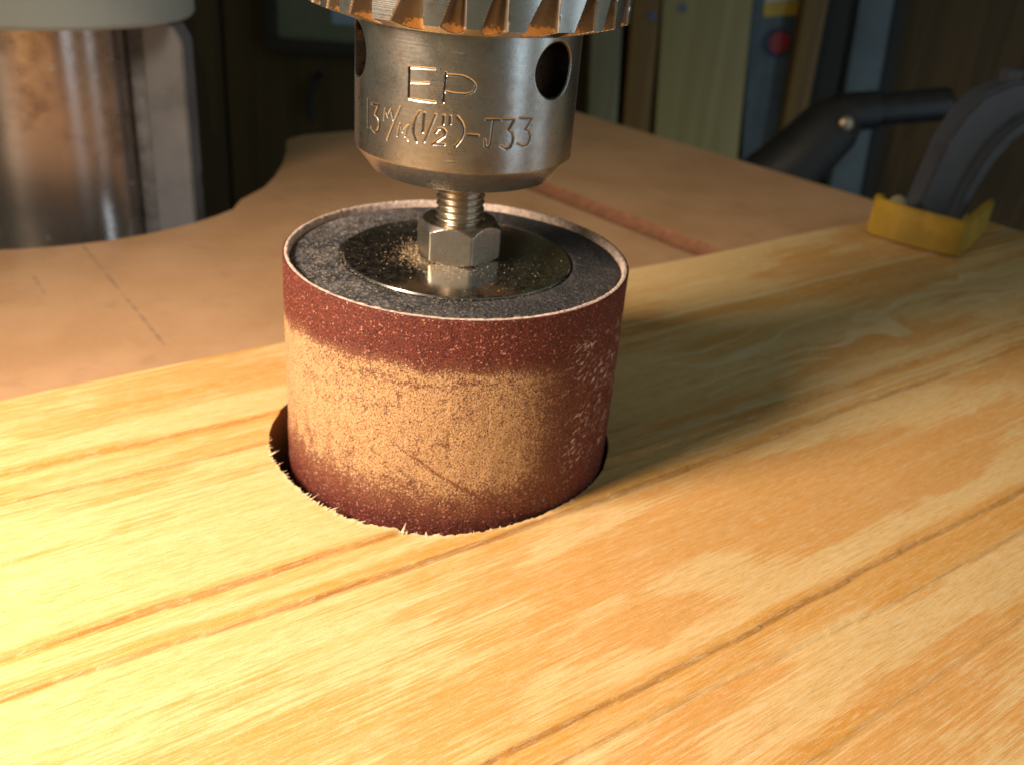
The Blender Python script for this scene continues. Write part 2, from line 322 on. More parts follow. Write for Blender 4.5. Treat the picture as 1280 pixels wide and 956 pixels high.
M = dict(
    pine=mat_pine(), cut=mat_endwood(), mdf=mat_mdf(), mdf_core=mat_plain('mdf_core', (.27, .115, .055), .8, .2, 300), abrasive=mat_abrasive(), rubber=mat_rubber(), washer=mat_washer(), ring=mat_ring(),
    chuck=mat_steel('chuck_steel', (.52, .475, .42), .24, amount=.55, groove=True), nut=mat_steel('nut_steel', (.60, .55, .48), .24, False, amount=.5, seed=31),
    shaft=mat_steel('shaft_steel', (.60, .52, .41), .26, False, amount=.3, seed=7), jaw=mat_steel('jaw_steel', (.28, .24, .2), .4, False, amount=.6),
    paper=mat_plain('sleeve_edge', (.62, .47, .39), .85, .3, 900, bump=.6, dist=.0003), fibre=mat_plain('torn_fibre', (.82, .64, .38), .8, .15, 400), dust=mat_plain('sawdust', (.72, .52, .32), .9, .3, 500),
    column=mat_column(), collar=mat_paint('grey_green_paint', (.40, .47, .46), (.32, .36, .34)), rack=mat_paint('rack_grey', (.23, .23, .245), (.13, .14, .145), .42),
    iron=mat_plain('cast_iron', (.16, .16, .17), .5, .3, 120, .6), clamp=mat_paint('clamp_grey', (.062, .072, .092), (.036, .042, .056), .55),
    yellow=mat_plain('yellow_plastic', (.42, .255, .025), .55, .25, 60, bump=.12), foam=mat_plain('white_foam', (.26, .23, .12), .8),
    black=mat_plain('black_plastic', (.010, .010, .012), .45, .3, 120), blackiron=mat_plain('black_iron', (.009, .0085, .008), .6, .35, 90), bolt=mat_steel('bolt_steel', (.45, .36, .25), .4, False),
    panel=mat_wood('dark_panelling', (.085, .048, .010), (.046, .025, .005), 2, .7, .75), stud=mat_wood('pale_stud', (.34, .29, .125), (.26, .21, .075), 2, .8),
    stud2=mat_wood('grey_pine', (.27, .245, .14), (.18, .15, .07), 2, .9), oak=mat_wood('amber_strip', (.22, .12, .025), (.15, .075, .015), 2, 1.0), brown=mat_wood('brown_strip', (.16, .095, .016), (.10, .055, .008), 2, 1.0),
    darkwood_and_shade=mat_plain('black_board_and_shade', (.012, .011, .009), .7), steelblue=mat_plain('blue_grey_metal', (.075, .11, .14), .45, .15, 60), steelblue2=mat_plain('blue_grey_strip', (.07, .098, .115), .5, .2, 40),  # the near black wood also paints shaded gaps between the uprights
    red=mat_plain('red_print', (.32, .03, .035), .5, .1), navy=mat_plain('navy_print', (.02, .025, .07), .5, .1), gold=mat_plain('yellow_print', (.52, .34, .03), .5, .1), white=mat_plain('white_print', (.52, .56, .52), .5, .1),
    frame=mat_plain('dark_frame', (.028, .018, .008), .6), sheet=mat_plain('grey_green_sheet', (.15, .155, .09), .7, .12, 20), paperblue=mat_plain('pale_blue_paper', (.27, .36, .42), .7, .12, 30),
    floor=mat_plain('concrete', (.14, .13, .115), .85, .25, 9), rust=mat_plain('nail_blue', (.10, .14, .20), .5))

# ------------------------------------------------------------------ the pine board
ANG = math.radians(34.3); CA, SA = math.cos(ANG), math.sin(ANG)
ZB, ZM = -47.0, -66.0
board = thing('pine_board', 'yellow pine board with raised orange grain and a round hole cut round the sanding drum', 'board')
board.location = V(0, 0, ZM); board.rotation_euler = (0, 0, ANG)
def smooth_line(u, pts):
    p = np.array(pts, float); g = np.arange(-340, 330, 2.0); w = np.interp(g, p[:, 0], p[:, 1]); k = np.hanning(31); k /= k.sum()
    return np.interp(u, g, np.convolve(np.pad(w, 15, mode='edge'), k, 'valid'))
u = np.concatenate([np.linspace(-230, -132, 20, endpoint=False), np.arange(-132, 150, .75), np.arange(150, 318.1, 1.0)])
v = np.concatenate([np.linspace(-160, -142, 8, endpoint=False), np.arange(-142, 66.8, .55)]); v[-1] = 66.8
U, Vv = np.meshgrid(u, v, indexing='ij')
wob = .55*vnoise((U/38, U*0+3), 5)+.28*vnoise((U/9, Vv/40), 6)
def gauss(d, w): return np.exp(-(d/w)**2)
lines = {'a': [(-330, 40), (-93, 32.2), (-65, 31.1), (-30, 29.4), (80, 25.0), (204, 24), (318, 23.6)], 'b': [(-330, 27), (-96, 21.2), (-52, 17.6), (-36, 18.4), (80, 20.0), (204, 19.6), (318, 19.3)],
         'c': [(-330, -22), (-105, -25.2), (-43, -27.5), (27, -29.6), (84, -31.0), (214, -32.4), (318, -33)], 'd': [(-330, -32), (-107, -34.8), (-72, -37.0), (-37, -39.0), (22, -40.1), (82, -40.4), (196, -41.9), (318, -43)],
         'e': [(-330, -84), (-43, -86.2), (-10, -87.4), (22, -87.6), (52, -87.0), (80, -87.6), (108, -88.6), (318, -92)], 'f': [(-330, -91), (-40, -91.8), (-8, -93.8), (22, -95.9), (49, -97.1), (93, -97.2), (318, -99)],
         'g': [(-330, -112), (-7, -113.8), (64, -113), (318, -117)], 'h': [(-330, 52), (-90, 49), (0, 48), (318, 44)], 'i': [(-330, -66), (-60, -61), (20, -58), (318, -52)]}
L = {k: Vv-(smooth_line(U, p)+wob) for k, p in lines.items()}
late = np.zeros_like(U); seam = np.zeros_like(U); hgt = np.zeros_like(U)
def band(lo, hi, amp, soft=1.5):          # a latewood band between two lines (lo below hi)
    return amp/(1+np.exp(-(L[lo])/soft*2))*1/(1+np.exp((L[hi])/soft*2))
late += (band('b', 'a', .55, 2.0)+band('d', 'c', .42, 2.2)+band('f', 'e', .55, 1.8))*(.85+.55*vnoise((U/45, Vv/2.6), 61))
for k, w, a in (('a', 2.4, .55), ('b', 2.0, .5), ('c', 2.5, .6), ('d', 2.3, .6), ('e', 2.8, .65), ('f', 2.2, .55), ('g', 3.2, .75), ('h', 3.2, .5), ('i', 2.0, .35)):
    late += a*gauss(L[k], w)*(.75+.5*vnoise((U/24, Vv/6+9), ord(k)))
for k, w, a in (('a', .85, .75), ('b', .6, .8), ('c', .8, .85), ('d', .8, .9), ('e', .8, .75), ('f', .6, .65), ('g', .8, .45)):
    seam += a*gauss(L[k]+1.2, w)*np.clip(.92+.38*vnoise((U/26, Vv/9), 50+ord(k)), 0, 1.2)
for k, a in (('a', .45), ('b', .3), ('c', .6), ('d', .62), ('e', .4), ('f', .3), ('h', .12), ('g', .2)):
    d = L[k]                               # raised above the line, sharp drop on the near side
    hgt += a*np.where(d > -1.0, np.exp(-((d+1.0)/4.2)**2)*.75, -.55*np.exp(-((d+1.0)/1.3)**2)+.75*np.exp(-((d+1.0)/.5)**2))
hgt += .22*vnoise((U/55, Vv/13), 77)+.05*vnoise((U/14, Vv/2.4), 78)
# broad feathered latewood, pointing along the board
pn = vnoise((U/66+.35*vnoise((U/25, Vv/8), 3), Vv/17), 21)*.72+vnoise((U/24, Vv/7.5), 22)*.42+vnoise((U/7, Vv/2.4), 23)*.2
patch = .43+.62*pn
patch += .55*np.exp(-((U-55)/50)**2-((Vv+62+.12*(U-40))/13)**2)+.42*np.exp(-((U-95)/45)**2-((Vv+66)/12)**2)+.35*np.exp(-((U-6)/13)**2-((Vv+60)/6)**2)+.3*np.exp(-((U+2)/16)**2-((Vv+78)/4)**2)
patch += .38*np.exp(-((U-120)/80)**2-((Vv+113)/11)**2)-.55*np.exp(-((U-14)/18)**2-((Vv+72)/5)**2)-.5*np.exp(-((U-8)/22)**2-((Vv+47)/5)**2)-.25*np.exp(-((U-70)/40)**2-((Vv+103)/5)**2)
patch -= .22*np.clip((-20-U)/60, 0, 1)*np.exp(-((Vv+8)/45)**2)
# pale contour lines of a flat sawn figure in the strip behind the near ridge
cf = (Vv+12)/9.5+1.5*vnoise((U/50, Vv/30), 91)+.5*vnoise((U/15, Vv/9), 92)
fr = np.abs((cf*1.0) % 1-.5)*2
pale = np.clip(gauss(1-fr, .30), 0, 1)*np.exp(-((Vv+6)/15)**4)*np.clip((U-50)/30, 0, 1)*1.15
for k, w, a in (('a', 1.5, .95), ('c', 1.3, .9), ('d', 1.2, .85)): pale = pale+a*gauss(L[k]-2.6, w)*np.clip((U-20)/30, 0, 1)
late += .55*np.exp(-((Vv-6)/12)**4)*np.clip((U-45)/30, 0, 1)*np.clip(.3+vnoise((U/50, Vv/6), 44), 0, 1)
cf2 = (Vv+62)/14+1.2*vnoise((U/45, Vv/26), 95); fr2 = np.abs(cf2 % 1-.5)*2
pale += np.clip(gauss(1-fr2, .16), 0, 1)*np.exp(-((Vv+64)/17)**4)*np.clip((U-60)/30, 0, 1)*.7
# the hole: ragged on the near side where the fibres tore
HX, HY, HR = -0.9, 0.4, 40.2
hu, hv = HX*CA+HY*SA, -HX*SA+HY*CA
th = np.arctan2(Vv-hv, U-hu); rad = np.hypot(U-hu, Vv-hv)
def holeR(t):
    w = (t+ANG)                            # world azimuth
    r = HR-.45*np.exp(-((np.angle(np.exp(1j*(w-math.radians(268))))/.5)**2))*0+.35*np.sin(2*w+.6)+.25*np.sin(5*w)
    r = r+1.5*np.exp(-((np.angle(np.exp(1j*(w-math.radians(190))))/.45)**2))+2.0*np.exp(-((np.angle(np.exp(1j*(w-math.radians(266))))/.5)**2))
    near = np.exp(-((np.angle(np.exp(1j*(w-math.radians(245))))/.6)**2))
    r = r+near*(.38*vnoise((w*34, w*0), 7)+.22*vnoise((w*130, w*0), 8))-.8*np.exp(-((np.angle(np.exp(1j*(w-math.radians(312))))/.4)**2))
    return r+.05*vnoise((w*160, w*0), 9)
HRr = holeR(th)
pale += 1.1*np.clip(1-(rad-HRr)/(1.5+1.3*np.exp(-((th+ANG-math.radians(-112))/.45)**2)+.5*vnoise((th*22, th*0), 66)), 0, 1)*np.clip(.5-np.sin(th+ANG)*.9, 0, 1)*(rad < HRr+5)
hgt += .25*np.clip(1-(rad-HRr)/1.2, 0, 1)*np.clip(-np.sin(th+ANG), 0, 1)*vnoise((th*60, rad), 31)
nu, nv = U.shape
inside = rad < HRr
Z = (ZB-ZM)+1.45*hgt; edge_round = np.clip((Vv-64.8)/2, 0, 1)**2*.8; Z = Z-edge_round
idx = np.arange(nu*nv).reshape(nu, nv)
quad = np.stack([idx[:-1, :-1], idx[1:, :-1], idx[1:, 1:], idx[:-1, 1:]], -1).reshape(-1, 4)
keep = ~inside.ravel()[quad].any(1); quad = quad[keep]
# rim vertices of the hole are pulled on to the cut line
cnt = {}
e = np.concatenate([quad[:, [0, 1]], quad[:, [1, 2]], quad[:, [2, 3]], quad[:, [3, 0]]]); es = np.sort(e, 1)
key = es[:, 0].astype(np.int64)*nu*nv+es[:, 1]; uq, inv, c_ = np.unique(key, return_inverse=True, return_counts=True)
bd = e[c_[inv] == 1]
fl = lambda a: a.ravel()
mid = (fl(rad)[bd[:, 0]] < HR+6)
hb = bd[mid]; ob = bd[~mid]
rimv = np.unique(hb); uu, vv2, zz = fl(U).copy(), fl(Vv).copy(), fl(Z).copy()
s_ = fl(HRr)[rimv]/fl(rad)[rimv]; uu[rimv] = hu+(uu[rimv]-hu)*s_; vv2[rimv] = hv+(vv2[rimv]-hv)*s_
P = np.stack([uu, vv2, zz], 1)
def skirt(edges, P, z1):
    vs = np.unique(edges); m = -np.ones(len(P), int); m[vs] = np.arange(len(vs))
    top = P[vs]; bot = top.copy(); bot[:, 2] = z1; n = len(vs)
    f = [(int(m[b]), int(m[a]), int(m[a])+n, int(m[b])+n) for a, b in edges]
    return np.concatenate([top, bot]), f
used = np.unique(quad); remap = -np.ones(len(P), int); remap[used] = np.arange(len(used))
me = bpy.data.meshes.new('board_face'); me.from_pydata((P[used]*.001).tolist(), [], remap[quad].tolist()); finish(me, M['pine'], True, 60)
face = link(bpy.data.objects.new('board_face', me), board)
for nm, a in (('late', late), ('patch', patch), ('seam', seam), ('pale', pale)): attr(face, nm, fl(a)[used])
for nm, ed, mm in (('hole_wall', hb, M['cut']), ('board_edge', ob, M['pine'])):
    vs, f = skirt(ed, P, .2); me = bpy.data.meshes.new(nm); me.from_pydata((vs*.001).tolist(), [], f); finish(me, mm, True, 50); link(bpy.data.objects.new(nm, me), board)
# torn fibres along the near lip of the hole
rs = np.random.RandomState(4); fv, ff = [], []
for k in range(90):
    w = math.radians(rs.uniform(186, 292) if k < 76 else rs.uniform(292, 335)); t_ = w-ANG
    r0 = float(holeR(np.array([t_]))[0])+.15; ln = abs(rs.normal(0, .75))*(1.0 if k < 76 else .35)+.15
    cx, cy = hu+r0*math.cos(t_), hv+r0*math.sin(t_)
    dx, dy = -math.cos(t_)*.8+rs.normal(0, .45)+.35, -math.sin(t_)*.8+rs.normal(0, .35); wd = rs.uniform(.10, .42)
    q = math.hypot(dx, dy); dx /= q; dy /= q; z = ZB-ZM+.05+rs.uniform(-.15, .12); up = rs.uniform(-.1, .55)*ln
    b = len(fv)
    fv += [(cx-dy*wd-dx*.5, cy+dx*wd-dy*.5, z), (cx+dy*wd-dx*.5, cy-dx*wd-dy*.5, z), (cx-dx*.5, cy-dy*.5, z-.5), (cx+dx*ln, cy+dy*ln, z+up)]
    ff += [(b, b+1, b+3), (b+1, b+2, b+3), (b+2, b, b+3)]
me = bpy.data.meshes.new('torn_fibres'); me.from_pydata([(a*.001, b*.001, c*.001) for a, b, c in fv], [], ff); finish(me, M['fibre'], False)
so = link(bpy.data.objects.new('torn_fibres', me), board); so['kind'] = 'stuff'

# ------------------------------------------------------------------ the table sheet under it
cutc = (-207, 262); cr = 114
arc = [(cutc[0]+cr*math.cos(math.radians(a)), cutc[1]+cr*math.sin(math.radians(a))) for a in range(-190, -20, 6)]
poly = [(77, 481), (395, 101), (300, -230), (-330, -260), (-460, 130), (-335, 200)]+arc+[(-101.0, 233.7), (-94.5, 255), (-93.0, 275), (-93.5, 300), (-96, 325), (-99.5, 345), (-98.7, 353), (-92, 363)]
poly = [p for i, p in enumerate(poly) if i < 6 or i >= 6+len(arc) or p[1] < 282 and (p[0] < -125 or p[1] < 225)]
sheet = thing('table_sheet', 'brown fibreboard drill press table sheet with pencil lines and a notch round the steel column', 'table')
sheet.location = V(0, 0, ZM-18)
bm = bmesh.new(); prism_bm(bm, poly, ZM-18, ZM)
bm2 = bmesh.new(); bmesh.ops.create_cone(bm2, cap_ends=True, segments=64, radius1=43, radius2=43, depth=60, matrix=Matrix.Translation((0, 0, ZM-9)))
bm3 = bmesh.new(); bmesh.ops.create_cone(bm3, cap_ends=True, segments=40, radius1=12.5, radius2=12.5, depth=405, matrix=Matrix.Translation((105, 208, ZM+8.6)) @ Matrix.Rotation(math.radians(39.0), 4, 'Z') @ Matrix.Translation((0, 37, 0)) @ Matrix.Rotation(math.pi/2, 4, 'X'))
top = mesh_bm('sheet', bm, M['mdf'], sheet); c1 = mesh_bm('cutter', bm2, None, sheet); c2 = mesh_bm('cutter', bm3, None, sheet)
bpy.context.view_layer.update(); boolean(top, [c1, c2]); top.data.materials.append(M['mdf_core'])
for p in top.data.polygons:               # the routed slot shows the darker core of the sheet
    p.use_smooth = False
    if .012 < p.center.z < .01795 and abs((p.center.x-.106)*math.cos(math.radians(39))+(p.center.y-.209)*math.sin(math.radians(39))) < .0098: p.material_index = 1; p.use_smooth = True

# ------------------------------------------------------------------ sanding drum
drum = thing('sanding_drum', 'worn red sanding drum caked with tan sawdust, clamped by a hex nut under the chuck', 'sanding drum')
drum.location = V(0, 0, -62)
n = 760; th = np.linspace(0, 2*np.pi, n, endpoint=False); zz = np.concatenate([np.arange(-62, -50, 2.0), np.arange(-50, -.3, .35), [-.25, -.08, 0]])
TH, ZZ = np.meshgrid(th, zz); rs = np.random.RandomState(2)
R = 38+.06*rs.rand(*TH.shape)+.10*vnoise((TH*9, ZZ/9), 12)+.10*vnoise((TH*30, ZZ/2.5), 13)*.4
R[-2] -= .12; R[-1] -= .32
vs, f = polar(R, ZZ, th); sl = mesh_np('sanding_sleeve', vs, f, M['abrasive'], drum, True, 75)
PH = np.degrees(np.angle(np.exp(1j*TH))); attr(sl, 'phi', PH); attr(sl, 'z', ZZ)
Rr = np.stack([37.65+0*th, 37.3+.08*vnoise((th*40, th*0), 3), 36.95+.12*vnoise((th*30, th*0), 4), 36.75+.1*vnoise((th*45, th*0), 5), 36.7+0*th])
Zr = np.stack([-.02+0*th, .12+.10*vnoise((th*60, th*0), 6), .08+.1*vnoise((th*50, th*0), 7), -.4+0*th, -2.5+0*th])
vs, f = polar(Rr, Zr, th); mesh_np('sleeve_rim', vs, f, M['paper'], drum, True, 80)
r = np.array([36.75, 36.3, 35, 32, 29, 26.6, 25.9, 25.6, 10]); z = np.array([-2.4, -1.5, -1.15, -1.05, -1.05, -1.0, -1.05, -1.6, -1.6]); nn = 240; t2 = np.linspace(0, 2*np.pi, nn, endpoint=False)
lump = .10*np.stack([vnoise((np.cos(t2)*a/2.2, np.sin(t2)*a/2.2), 17) for a in r]); lump[-2:] = 0
vs, f = polar(np.repeat(r[:, None], nn, 1), z[:, None]+lump, t2); core = mesh_np('rubber_core', vs, f, M['rubber'], drum, True, 60)
lathe('core_body', [(36.6, -2.6), (36.6, -61.5), (5, -61.5)], M['rubber'], drum)
lathe('washer', [(25.3, -1.7), (25.3, -1.05), (25.05, -.72), (24.6, -.62), (6, -.62)], M['washer'], drum, 160, angle=20)
# hexagonal nut with chamfered crowns
nn = 360; t3 = np.linspace(0, 2*np.pi, nn, endpoint=False); hexc = math.radians(-11.5)
hx = 8.15/np.cos((t3-hexc+np.pi/6) % (np.pi/3)-np.pi/6); hx = np.minimum(hx, 9.32)
zs = np.concatenate([[-.62, -.6], np.linspace(-.5, 1.2, 8), np.linspace(1.6, 5.4, 5), np.linspace(5.6, 7.5, 14)])
rows = []
for zz1 in zs: rows.append(np.minimum(hx, np.minimum(8.0+(7.5-zz1)*.95, 8.3+(zz1+.62)*1.9)))
rows += [np.full(nn, 7.6), np.full(nn, 5.6), np.full(nn, 5.1), np.full(nn, 5.0)]; zs = np.concatenate([zs, [7.5, 7.5, 6.9, 4]])
vs, f = polar(np.stack(rows), np.repeat(zs[:, None], nn, 1), t3); mesh_np('nut', vs, f, M['nut'], drum, True, 22)
# threaded shaft
nn = 128; t4 = np.linspace(0, 2*np.pi, nn, endpoint=False); zs = np.arange(-1, 26, .1); TT, Z4 = np.meshgrid(t4, zs)
ph = (Z4/1.5-TT/(2*np.pi)) % 1; tri = np.abs(ph-.5)*2
R4 = 5.25-.78*np.clip((tri-.12)*1.35, 0, 1); vs, f = polar(R4, Z4, t4); mesh_np('threaded_shaft', vs, f, M['shaft'], drum, True, 50)
# sawdust lying on the washer, the rubber and round the nut
rs = np.random.RandomState(9); fv, ff = [], []
def chip(x, y, z, s):
    b = len(fv); a = rs.uniform(0, 6.28); l = s*rs.uniform(.7, 2.4); c, d = math.cos(a), math.sin(a)
    fv.extend([(x-c*l, y-d*l, z), (x+c*l, y+d*l, z+s*.3*rs.rand()), (x-d*s*.6, y+c*s*.6, z), (x+d*s*.3, y-c*s*.3, z+s*rs.uniform(.5, 1.2))])
    ff.extend([(b, b+1, b+3), (b+1, b+2, b+3), (b+2, b, b+3), (b, b+2, b+1)])
k = 0
while k < 1500:                            # heap against the nut on its left and front
    a = rs.normal(-1.0, .75); rr = 8.9+abs(rs.normal(0, 3.0)); 
    if rr > 24: continue
    chip(rr*math.sin(a), -rr*math.cos(a), -.6+max(0, .5-abs(rr-9)*.12)*rs.rand(), rs.uniform(.03, .10)); k += 1
for k in range(420):
    a = rs.uniform(0, 6.28); rr = 9+15.5*math.sqrt(rs.rand()); chip(rr*math.sin(a), -rr*math.cos(a), -.6, rs.uniform(.025, .08))
for k in range(1100):
    a = rs.normal(-1.25, 1.2); rr = rs.uniform(26, 36.3); chip(rr*math.sin(a), -rr*math.cos(a), -.98, rs.uniform(.03, .085))
for k in range(260):                      # line of dust in the joint round the washer
    a = rs.normal(-.7, .8); rr = 25.6+rs.normal(0, .18); chip(rr*math.sin(a), -rr*math.cos(a), -1.0, rs.uniform(.04, .10))
so = mesh_np('sawdust', fv, ff, M['dust'], drum, False); so['kind'] = 'stuff'

# ------------------------------------------------------------------ drill chuck
chuck = thing('drill_chuck', 'steel keyed drill chuck stamped EP with a toothed ring and round key holes', 'drill chuck')
chuck.location = V(0, 0, 19)
RC = 22.7
STROKES = [[(-28.06, 42.14), (-27.87, 36.72)], [(-27.62, 36.53), (-20.94, 36.48), (-14.44, 36.57)], [(-28.06, 42.1), (-21.47, 42.36), (-15.04, 42.45)], [(-27.52, 39.48), (-17.78, 39.9)],
 [(-9.95, 42.01), (-10.67, 36.74)], [(-9.78, 41.66), (-4.32, 41.75), (-1.5, 41.65), (.6, 41.35), (2.6, 40.9), (3.8, 40.4), (4.18, 39.9), (3.5, 39.2), (1.6, 38.7), (-.8, 38.49), (-5.53, 38.48), (-9.98, 38.69)],
 [(-56.44, 34.3), (-56.23, 28.91)], [(-52.45, 33.77), (-46.84, 33.93), (-49.74, 31.99), (-47.4, 31.6), (-46.3, 30.8), (-46.39, 29.87), (-47.6, 28.9), (-49.5, 28.6), (-53.16, 29.2)],
 [(-42.76, 31.5), (-42.04, 33.64), (-40.24, 32.27), (-38.34, 33.73), (-36.63, 31.97)], [(-32.43, 34.66), (-40.32, 27.87)], [(-33.96, 29.14), (-32.44, 31.52), (-30.93, 30.12), (-27.75, 31.56), (-29.38, 29.37)], [(-27.98, 28.84), (-27.42, 28.77)],
 [(-21.83, 34.44), (-23.6, 33.4), (-24.6, 32.3), (-24.95, 31.3), (-24.7, 30.3), (-22.91, 28.85)], [(-19.41, 34.29), (-19.95, 30.82)], [(-13.94, 34.29), (-19.02, 29.08)],
 [(-13.45, 31.07), (-12.6, 31.7), (-11.2, 31.9), (-9.6, 31.75), (-8.7, 31.3), (-9.2, 30.6), (-14.71, 28.84), (-9.08, 28.95)], [(-9.83, 34.29), (-10.0, 32.81)], [(-6.83, 34.32), (-6.76, 32.94)],
 [(-3.53, 34.34), (-1.4, 33.4), (-.4, 32.4), (-.3, 31.3), (-1.2, 30.3), (-3.79, 28.83)], [(1.79, 31.15), (6.75, 31.07)], [(10.01, 34.09), (16.34, 34.14)], [(13.65, 34.03), (12.94, 29.62), (12.09, 28.86), (10.33, 29.13), (10.04, 30.36)],
 [(18.34, 34.14), (23.77, 34.1), (21.29, 32.16), (23.2, 31.7), (24.0, 30.7), (23.79, 29.76), (22.6, 28.9), (20.6, 28.7), (18.16, 29.24)], [(27.22, 34.34), (33.88, 34.11), (30.57, 32.11), (32.8, 31.8), (33.8, 30.8), (33.41, 29.74), (32.1, 29.1), (30.19, 28.96), (27.12, 29.51)]]
deg = np.concatenate([np.linspace(-180, -95, 60, endpoint=False), np.arange(-95, 95, .28), np.linspace(95, 180, 60, endpoint=False)])
zc = np.concatenate([np.arange(23.85, 50, .11), [51, 53, 56, 60]]); D, ZC = np.meshgrid(deg, zc); th = np.radians(deg)
dep = np.zeros_like(D); AX = D*math.pi/180*RC
def stroke(pl, w, depth):
    p = np.array(pl); p = np.stack([p[:, 0]*math.pi/180*RC, p[:, 1]], 1)
    x0, x1, y0, y1 = p[:, 0].min()-1, p[:, 0].max()+1, p[:, 1].min()-1, p[:, 1].max()+1
    m = (AX > x0) & (AX < x1) & (ZC > y0) & (ZC < y1); a, b = AX[m], ZC[m]; d = np.full(a.shape, 9.)
    for (ax, ay), (bx, by) in zip(p[:-1], p[1:]):
        l2 = (bx-ax)**2+(by-ay)**2+1e-9; t = np.clip(((a-ax)*(bx-ax)+(b-ay)*(by-ay))/l2, 0, 1); d = np.minimum(d, np.hypot(a-ax-t*(bx-ax), b-ay-t*(by-ay)))
    g = depth*np.clip(1-(d/w)**2, 0, 1)-.015*np.clip(1-np.abs(d-w-.1)/.16, 0, 1)*(d > w)*(depth > .15)      # stamped groove with a raised burr
    cur = dep[m]; dep[m] = np.where(np.abs(g) > np.abs(cur), g, cur)
for i, s in enumerate(STROKES): stroke(s, .25 if i < 6 else (.22 if 8 <= i <= 11 else .30), (.06 if i in (2, 3) else (.2 if i in (0, 4) else .11)) if i < 6 else (.08 if 8 <= i <= 11 else .125))
rs = np.random.RandomState(3)
for k in range(16):                       # nicks and scratches
    a0, z0 = rs.uniform(-80, 80), rs.uniform(25, 49); l = rs.uniform(.5, 4); w = rs.uniform(-1.2, 1.2)
    if 27 < z0 < 44 and -62 < a0 < 38: continue
    stroke([(a0, z0), (a0+l*2, z0+w*rs.rand())], .10, .035)
def keyhole(c, zc0, r):
    global dep
    a = np.angle(np.exp(1j*np.radians(D-c))); d = np.hypot(np.sin(a)*RC*1.0, ZC-zc0)*np.where(np.cos(a) > 0, 1, 99)
    dep = np.where(d < r+.5, np.maximum(dep, .35*(1-np.clip((d-r)/.5, 0, 1))), dep); dep = np.where(d < r, 9.0, dep)
for c in (47.6, -72.4, 167.6): keyhole(c, 42.6, 5.0)
R = RC-dep; vs, f = polar(R, ZC, th); mesh_np('chuck_body', vs, f, M['chuck'], chuck, True, 38); attr(chuck.children[0], 'groove', np.clip(dep/.2, 0, 1)*(dep < 5))
lathe('nose_cone', [(22.72, 23.86), (22.55, 23.45), (19.3, 19.25), (18.6, 18.95), (9, 18.95), (8.4, 19.4), (8.0, 24)], M['chuck'], chuck, 160, angle=18)
for k in range(3):
    a = math.radians(30+120*k); bm = bmesh.new(); box_bm(bm, -2.6, 2.6, -9.0, -5.2, 17.6, 30, .5, Matrix.Rotation(a, 4, 'Z')); mesh_bm('jaw', bm, M['jaw'], chuck)
# toothed ring: gullets milled upwards through the lower edge
n = 24*44; th = np.linspace(0, 2*np.pi, n, endpoint=False)
prof = np.array([(22.9, 49.0), (24.6, 49.0), (25.2, 49.1)]+[(25.2+(31.6-25.2)*t, 49.1+(51.0-49.1)*t) for t in np.linspace(.06, 1, 14)]+[(31.6, z) for z in np.linspace(51.1, 63, 46)]+[(31.6, 78), (30, 80)])
Rp = np.repeat(prof[:, :1], n, 1); Zp = np.repeat(prof[:, 1:], n, 1)
per = 2*np.pi/24; off = math.radians(-6.0)
aa = ((th-off+.03*np.sin(th*7))/per+.5) % 1-.5
lean = -.22*(Zp-51)/10                       # gullets lean a little
A2 = (aa[None, :]+lean+.5) % 1-.5; arc_ = np.abs(A2)*per*31.6
root = 25.6+(31.6-25.6)*np.clip((Zp-49.1)/(63.0-49.1), 0, 1)**.8
half = np.interp(Zp, [49, 51, 56, 60, 63.5], [2.9, 2.65, 1.55, .75, .2])
cut = root+np.clip(arc_/half, 0, 3)**3.2*(31.65-root)
cut = np.where((Zp > 49.05) & (Zp < 63.4), cut, 99)
Rn = np.minimum(Rp, np.maximum(cut, 23)); g = np.clip((Rp-Rn)/1.2, 0, 1)
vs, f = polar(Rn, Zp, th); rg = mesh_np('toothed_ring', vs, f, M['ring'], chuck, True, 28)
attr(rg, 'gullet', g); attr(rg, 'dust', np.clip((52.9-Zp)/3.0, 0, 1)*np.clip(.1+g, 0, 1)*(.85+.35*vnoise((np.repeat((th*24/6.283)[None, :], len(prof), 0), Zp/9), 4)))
lathe('upper_sleeve', [(30, 80), (29.6, 84), (29, 100), (26, 108), (26, 112)], M['chuck'], chuck)
lathe('quill_occluder', [(25.9, 111.5), (27.5, 112), (27.5, 330)], M['chuck'], chuck, 64)  # out of view; made wide and tall to carry the shadow across the board

# ------------------------------------------------------------------ drill press column
press = thing('drill_press_stand', 'round steel drill press column with a grey rack strip and a pale collar', 'drill press')
CX, CY = -190, 250
press.location = V(CX, CY, -Z0+.5)
lathe('column', [(0, -Z0+30), (47, -Z0+30), (47, 420), (0, 420)], M['column'], press, 128, (CX, CY))
lathe('collar', [(47.3, 9.5), (66.4, 9.5), (67.4, 11), (67.4, 120), (66, 122), (47.3, 122)], M['collar'], press, 128, (CX, CY))
bm = bmesh.new(); prism_bm(bm, [(-134.5, -9), (-134.5, 9), (-118.0, 9), (-118.0, -9)], 0, 1); bm.free()
pr = [(-136.0, -600), (-119.4, -600), (-119.4, 2.5), (-123.5, 9.2), (-136.0, 9.2)]
bm = bmesh.new(); lo = [bm.verts.new((x-1.5, 229, z)) for x, z in pr]; hi = [bm.verts.new((x-1.5, 246, z)) for x, z in pr]
bm.faces.new(lo); bm.faces.new(hi[::-1])
for i in range(5): bm.faces.new((lo[i], hi[i], hi[(i+1) % 5], lo[(i+1) % 5]))
bmesh.ops.recalc_face_normals(bm, faces=bm.faces[:]); bmesh.ops.bevel(bm, geom=bm.edges[:], offset=.8, segments=2, affect='EDGES'); mesh_bm('rack', bm, M['rack'], press)
